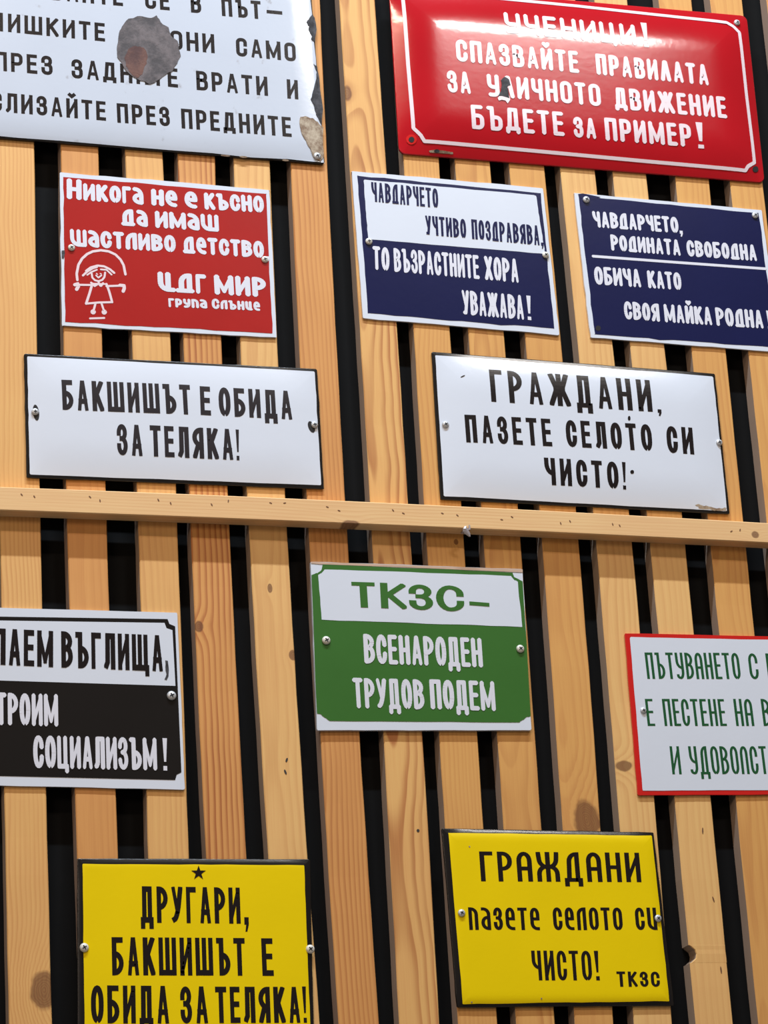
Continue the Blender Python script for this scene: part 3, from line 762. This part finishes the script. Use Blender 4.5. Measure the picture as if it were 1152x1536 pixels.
E_.text([('СВОЯ',(937,479),(990,483),27.2),('МАЙКА',(997.5,483.5),(1069,488.2),27.3),('РОДНА',(1075,488.8),(1146,493.2),27.6),('!',(1151.5,493.6),(1157,494),27.5)], **st)
E_.screw(879, 300, 6, 60); E_.screw(1132, 323.5, 5.6, 30); E_.disc('hole', 897, 492.5, 4, 4, 'hole', .0006)

# --- white no-tips sign
F = Sign([(36,530.5),(475.5,553.7),(486,733.7),(40,716)], 'white sign with black rim and two rows of charcoal writing', mat='black', H=.0042, R=.06, y0=.004, jit=.0002)
F.quad('white_face', [(40.5,534.5),(472,557.5),(481.5,728),(44.5,712)], 'white', .0003, rad=.002, jit=.0002)
st = dict(mat='ink_grey', wx=6.8, wy=7.3, gap=.32, R=.34, alts=('low_feet',))
F.text([('БАКШИШЪТ',(94,614.8),(287,622),45),('Е',(301,622.4),(316.5,623.3),43),('ОБИДА',(329,624),(439,629.6),43)], **st)
F.text([('ЗА',(176,682.5),(214.5,684.2),46.5),('ТЕЛЯКА',(226,684.5),(350.5,690),46.5),('!',(354.5,690.3),(359.5,690.6),46)], **st)
F.disc('screw_slot', 54, 619, 4.6, 12, 'hole', .0006, ang=-8); F.disc('screw_slot', 467, 640.5, 4.6, 9, 'hole', .0006, ang=-22)
F.screw(52.5, 618, 5.6, 5); F.screw(471.5, 637.5, 5.6, 5)

# --- white clean-village sign
Gs = Sign([(647.5,528),(1072,560.5),(1094.5,771),(661,749)], 'white sign with black rim and three rows of black writing', mat='black', H=.005, R=.06, y0=.004, jit=.0002)
Gs.quad('white_face', [(652.5,533),(1069.5,565),(1090.5,767),(665.7,744.5)], 'white', .0003, rad=.002, jit=.0002)
st = dict(mat='ink', gap=.42, R=.34, alts=('low_feet',))
Gs.text([('ГРАЖДАНИ',(737,602.5),(979,617.8),48),(',',(986.5,618.5),(992,618.9),26)], wx=7.6, wy=6.6, **st)
Gs.text([('ПАЗЕТЕ',(699.5,663.5),(828.5,669.6),41.3),('СЕЛОТО',(850.5,670),(979.5,676.7),40),('СИ',(1001.5,679),(1041.3,681.8),40)], wx=6.5, wy=6.4, **st)
Gs.text([('ЧИСТО',(818,727),(928.5,733.3),40.5),('!',(934,734),(939.5,734.5),41)], wx=6.5, wy=6.4, **st)
Gs.disc('chipped_spot', 943.5, 627.5, 2.0, 3.4, 'ink', .0007); Gs.disc('chipped_spot', 948, 708, 2.8, 2.8, 'ink', .0007)
Gs.poly('scuff', [(1042,757),(1060,759),(1075,763),(1089,762),(1089.5,766),(1070,765.5),(1050,763)], 'tan', .0005, jit=.0008, sub=4)
Gs.disc('chipped_spot', 694, 564.5, 3.6, .7, 'ink', .0006, ang=-25)
Gs.screw(668, 637, 5.6, 30); Gs.screw(1078.3, 664.2, 5.6, 15)

# --- black and white coal sign, left edge
Hs = Sign([(-232,905),(266,919),(277.4,1184.5),(-226,1173)], 'sign with white upper half and black lower half, at the left edge', mat='white', H=0, jit=.0002)
Hs.poly('black_field', [(-222,920),(0,925),(251.3,928.7),(254,936),(262.6,939.6),(272,1158.5),(265,1162),(262.6,1170),(0,1164),(-217,1159)], 'black', .0004)
Hs.poly('white_panel', [(-216,926),(0,931),(246.6,934.5),(249.6,942.5),(258.5,945.5),(263,1029),(0,1021),(-212,1014)], 'white', .0007)
st = dict(gap=.24, R=.40, alts=('low_feet',), lift=.0011)
Hs.text([('КО',(-57,994.6),(-14.5,996.6),54.5),('ПАЕМ',(-10.5,996.8),(79.5,1001),54.5),('ВЪГЛИЩА',(92,1001.5),(244.8,1007.3),54.5)], mat='ink', wx=8.0, wy=8.6, **st)
Hs.poly('lettering', z([(570,482),(592,482),(600,560),(596,610),(580,640),(568,632),(580,590),(570,530)], 5.299, 140, 900), 'darkchip', .0011, jit=.0003, sub=2)
st['gap'] = .12
Hs.text([('СТРОИМ',(-24,1087.2),(87.3,1090.2),49)], mat='letter_white', wx=7.6, wy=7.4, soft=True, **st)
Hs.text([('СОЦИАЛИЗЪМ',(50,1152.6),(235.7,1156),49.6),('!',(244.3,1156),(251.3,1156.2),48.5)], mat='letter_white', wx=7.6, wy=7.4, soft=True, **st)
Hs.screw(257, 1043.8, 7, 25)

# --- green cooperative sign
I = Sign([(466,842.4),(783.8,853.7),(797,1095.3),(475.5,1095.3)], 'green sign with a white panel across its top and white corners, below the rail', mat='white', H=0, y0=.006, thick=.0055, jit=.0002)
I.poly('green_field', [(484,847),(640,853),(768.5,859),(771,865.5),(783.8,872),(796.3,1074),(789.5,1075.5),(784,1080),(778.5,1083.5),(640,1082.5),(494.6,1081.5),(487,1076.5),(481,1071.5),(475,1070.3),(467.3,862.3),(476,859.5),(482,855.5)], 'green', .0004, jit=.0002, sub=4)
I.poly('bare_strip', [(466.2,842.8),(783.6,854.2),(783.9,858.8),(640,852.5),(480,846.5),(466.4,845.2)], 'beige', .0006, label='bare beige strip along the top edge')
I.poly('white_panel', [(486.5,854.3),(640,859.5),(766.5,864.3),(770,869.5),(776.5,873),(783.2,940.7),(640,935.5),(482.5,930),(476.9,863),(482,860)], 'white', .0007, jit=.00025, sub=6)
st = dict(mat='green', wx=11, wy=5.4, R=.5, lift=.0011, gap=.25)
I.text([('Т',(529,911),(563.8,912),38),('К',(571.5,912.3),(610,914),38),('З',(614,914.3),(650,915.8),37.8),('С',(655,916.3),(696.8,917.8),38.5)], **st)
I.line('lettering', [(706.5,905.3),(731,907.2)], 5.4, 'green', .0011, soft=False)
st = dict(mat='letter_white', wx=7.2, wy=6.8, gap=.13, R=.40, soft=True, alts=('low_feet',), lift=.0009)
I.text([('ВСЕНАРОДЕН',(546.5,995.5),(724.5,1001.5),44.7)], **st)
I.text([('ТРУДОВ',(530.5,1062.5),(637.3,1064.7),45.7),('ПОДЕМ',(646,1064),(743.7,1066.9),45)], **st)
I.screw(489, 961, 6.6, 30, 'screw_paint'); I.screw(780, 973.6, 6.4, 40, 'screw_paint')

# --- white sign with red rim, right edge
J = Sign([(937.3,950),(1330,958),(1352,1191),(957,1192.8)], 'white sign with red rim and thin green writing, cut by the right frame edge', mat='rimred', H=0, jit=.0002)
J.quad('white_face', [(944.5,955.8),(1324,963),(1345,1184),(963.7,1186.3)], 'white', .0004, rad=.002, jit=.0002)
st = dict(mat='dgreen', wx=3.8, wy=3.4, gap=.26, R=.24, alts=('round_a',))
J.text([('ПЪТУВАНЕТО',(971,1018.4),(1111.8,1018.7),39.5),('С',(1125.5,1018.7),(1139,1018.8),38.5),('ВЛАК',(1152.3,1018.8),(1215,1019.3),38.5)], **st)
J.text([('Е',(971.5,1089),(982.8,1089),40.5),('ПЕСТЕНЕ',(997,1089),(1090.3,1089),40.5),('НА',(1104.3,1089),(1131.5,1089),40.5),('ВРЕМЕ',(1145.5,1089),(1220,1089),40.5)], **st)
J.text([('И',(1008.5,1161.5),(1022.5,1161.5),42),('УДОВОЛСТ',(1036.5,1161.5),(1153,1161),42),('ВИЕ',(1157,1161),(1200,1161),42)], **st)
J.screw(964.7, 1066, 5, 15)

# --- yellow no-tips sign, bottom left
K = Sign([(116,1288),(464.7,1289),(471.5,1577),(116.5,1577)], 'yellow sign with black rim and a black star, bottom left', mat='black', H=.0022, R=.012, y0=.0035, jit=.0002)
K.quad('yellow_face', [(123.8,1296),(456,1298),(466.5,1567),(127,1567)], 'yellow', .0004, rad=.001, jit=.0002)
st = dict(mat='ink', wx=7.3, wy=8.4, gap=.30, R=.36, alts=('low_feet',))
K.poly('star', [(297.7+(11.2 if k % 2 == 0 else 4.4)*math.sin(math.pi*k/5), 1309.5-(11.2 if k % 2 == 0 else 4.4)*math.cos(math.pi*k/5)) for k in range(10)], 'ink', .0008)
K.text([('ДРУГАРИ',(211.2,1384),(361,1385.6),54.6),(',',(366.5,1385.8),(373,1385.9),58)], **st)
K.text([('БАКШИШЪТ',(168.3,1463),(368.5,1463.6),57.2),('Е',(393.7,1463.8),(410.7,1463.8),56.3)], **st)
K.text([('ОБИДА',(136.7,1535),(254.3,1535.5),57),('ЗА',(271.3,1535.3),(312.8,1535),55.5),('ТЕЛЯКА',(324,1534.6),(451.2,1534.4),54.5),('!',(455,1534.3),(461,1534.3),54.5)], **st)
K.screw(126, 1421.7, 6.6, 30, 'screw_paint'); K.screw(465, 1424, 6.6, 40, 'screw_paint')

# --- yellow clean-village sign, bottom right
Ls = Sign([(662.6,1242.6),(980,1248.5),(1010.8,1508.5),(686,1511)], 'yellow sign with black rim and lower case middle row, bottom right', mat='black', H=.003, R=.016, y0=.004, jit=.0002)
Ls.quad('yellow_face', [(672,1249.3),(977.5,1253.8),(1003.6,1502),(693.8,1506.3)], 'yellow', .0004, rad=.001, jit=.0002)
st = dict(mat='ink', gap=.30, R=.24, alts=('round_a',))
Ls.text([('ГРАЖДАНИ',(721.5,1322),(962,1323.2),44.7)], wx=7.0, wy=5.6, **st)
Ls.text([('пазете',(704,1394.8),(810.3,1395.2),33.7),('селото',(830.7,1395.2),(934.7,1395.2),34),('сu',(954.2,1395),(986.3,1395),33.5)], wx=5.2, wy=4.4, **st)
st['alts'] = ()
Ls.text([('ЧИСТО',(799.5,1470.6),(888.7,1470.6),44.6),('!',(893.7,1470.6),(900.3,1470.6),44.3)], wx=5.2, wy=4.6, **st)
Ls.text([('ТКЗС',(926,1480),(990.2,1480.2),22.7)], wx=4.6, wy=3.6, **st)
Ls.screw(692, 1369.7, 5.6, 60); Ls.screw(986.6, 1377.8, 5.6, 40)
for (px, py) in ((704, 1270), (707.5, 1503.5), (812, 1498)): Ls.disc('chipped_spot', px, py, 1.1, 1.3, 'tan', .0007)
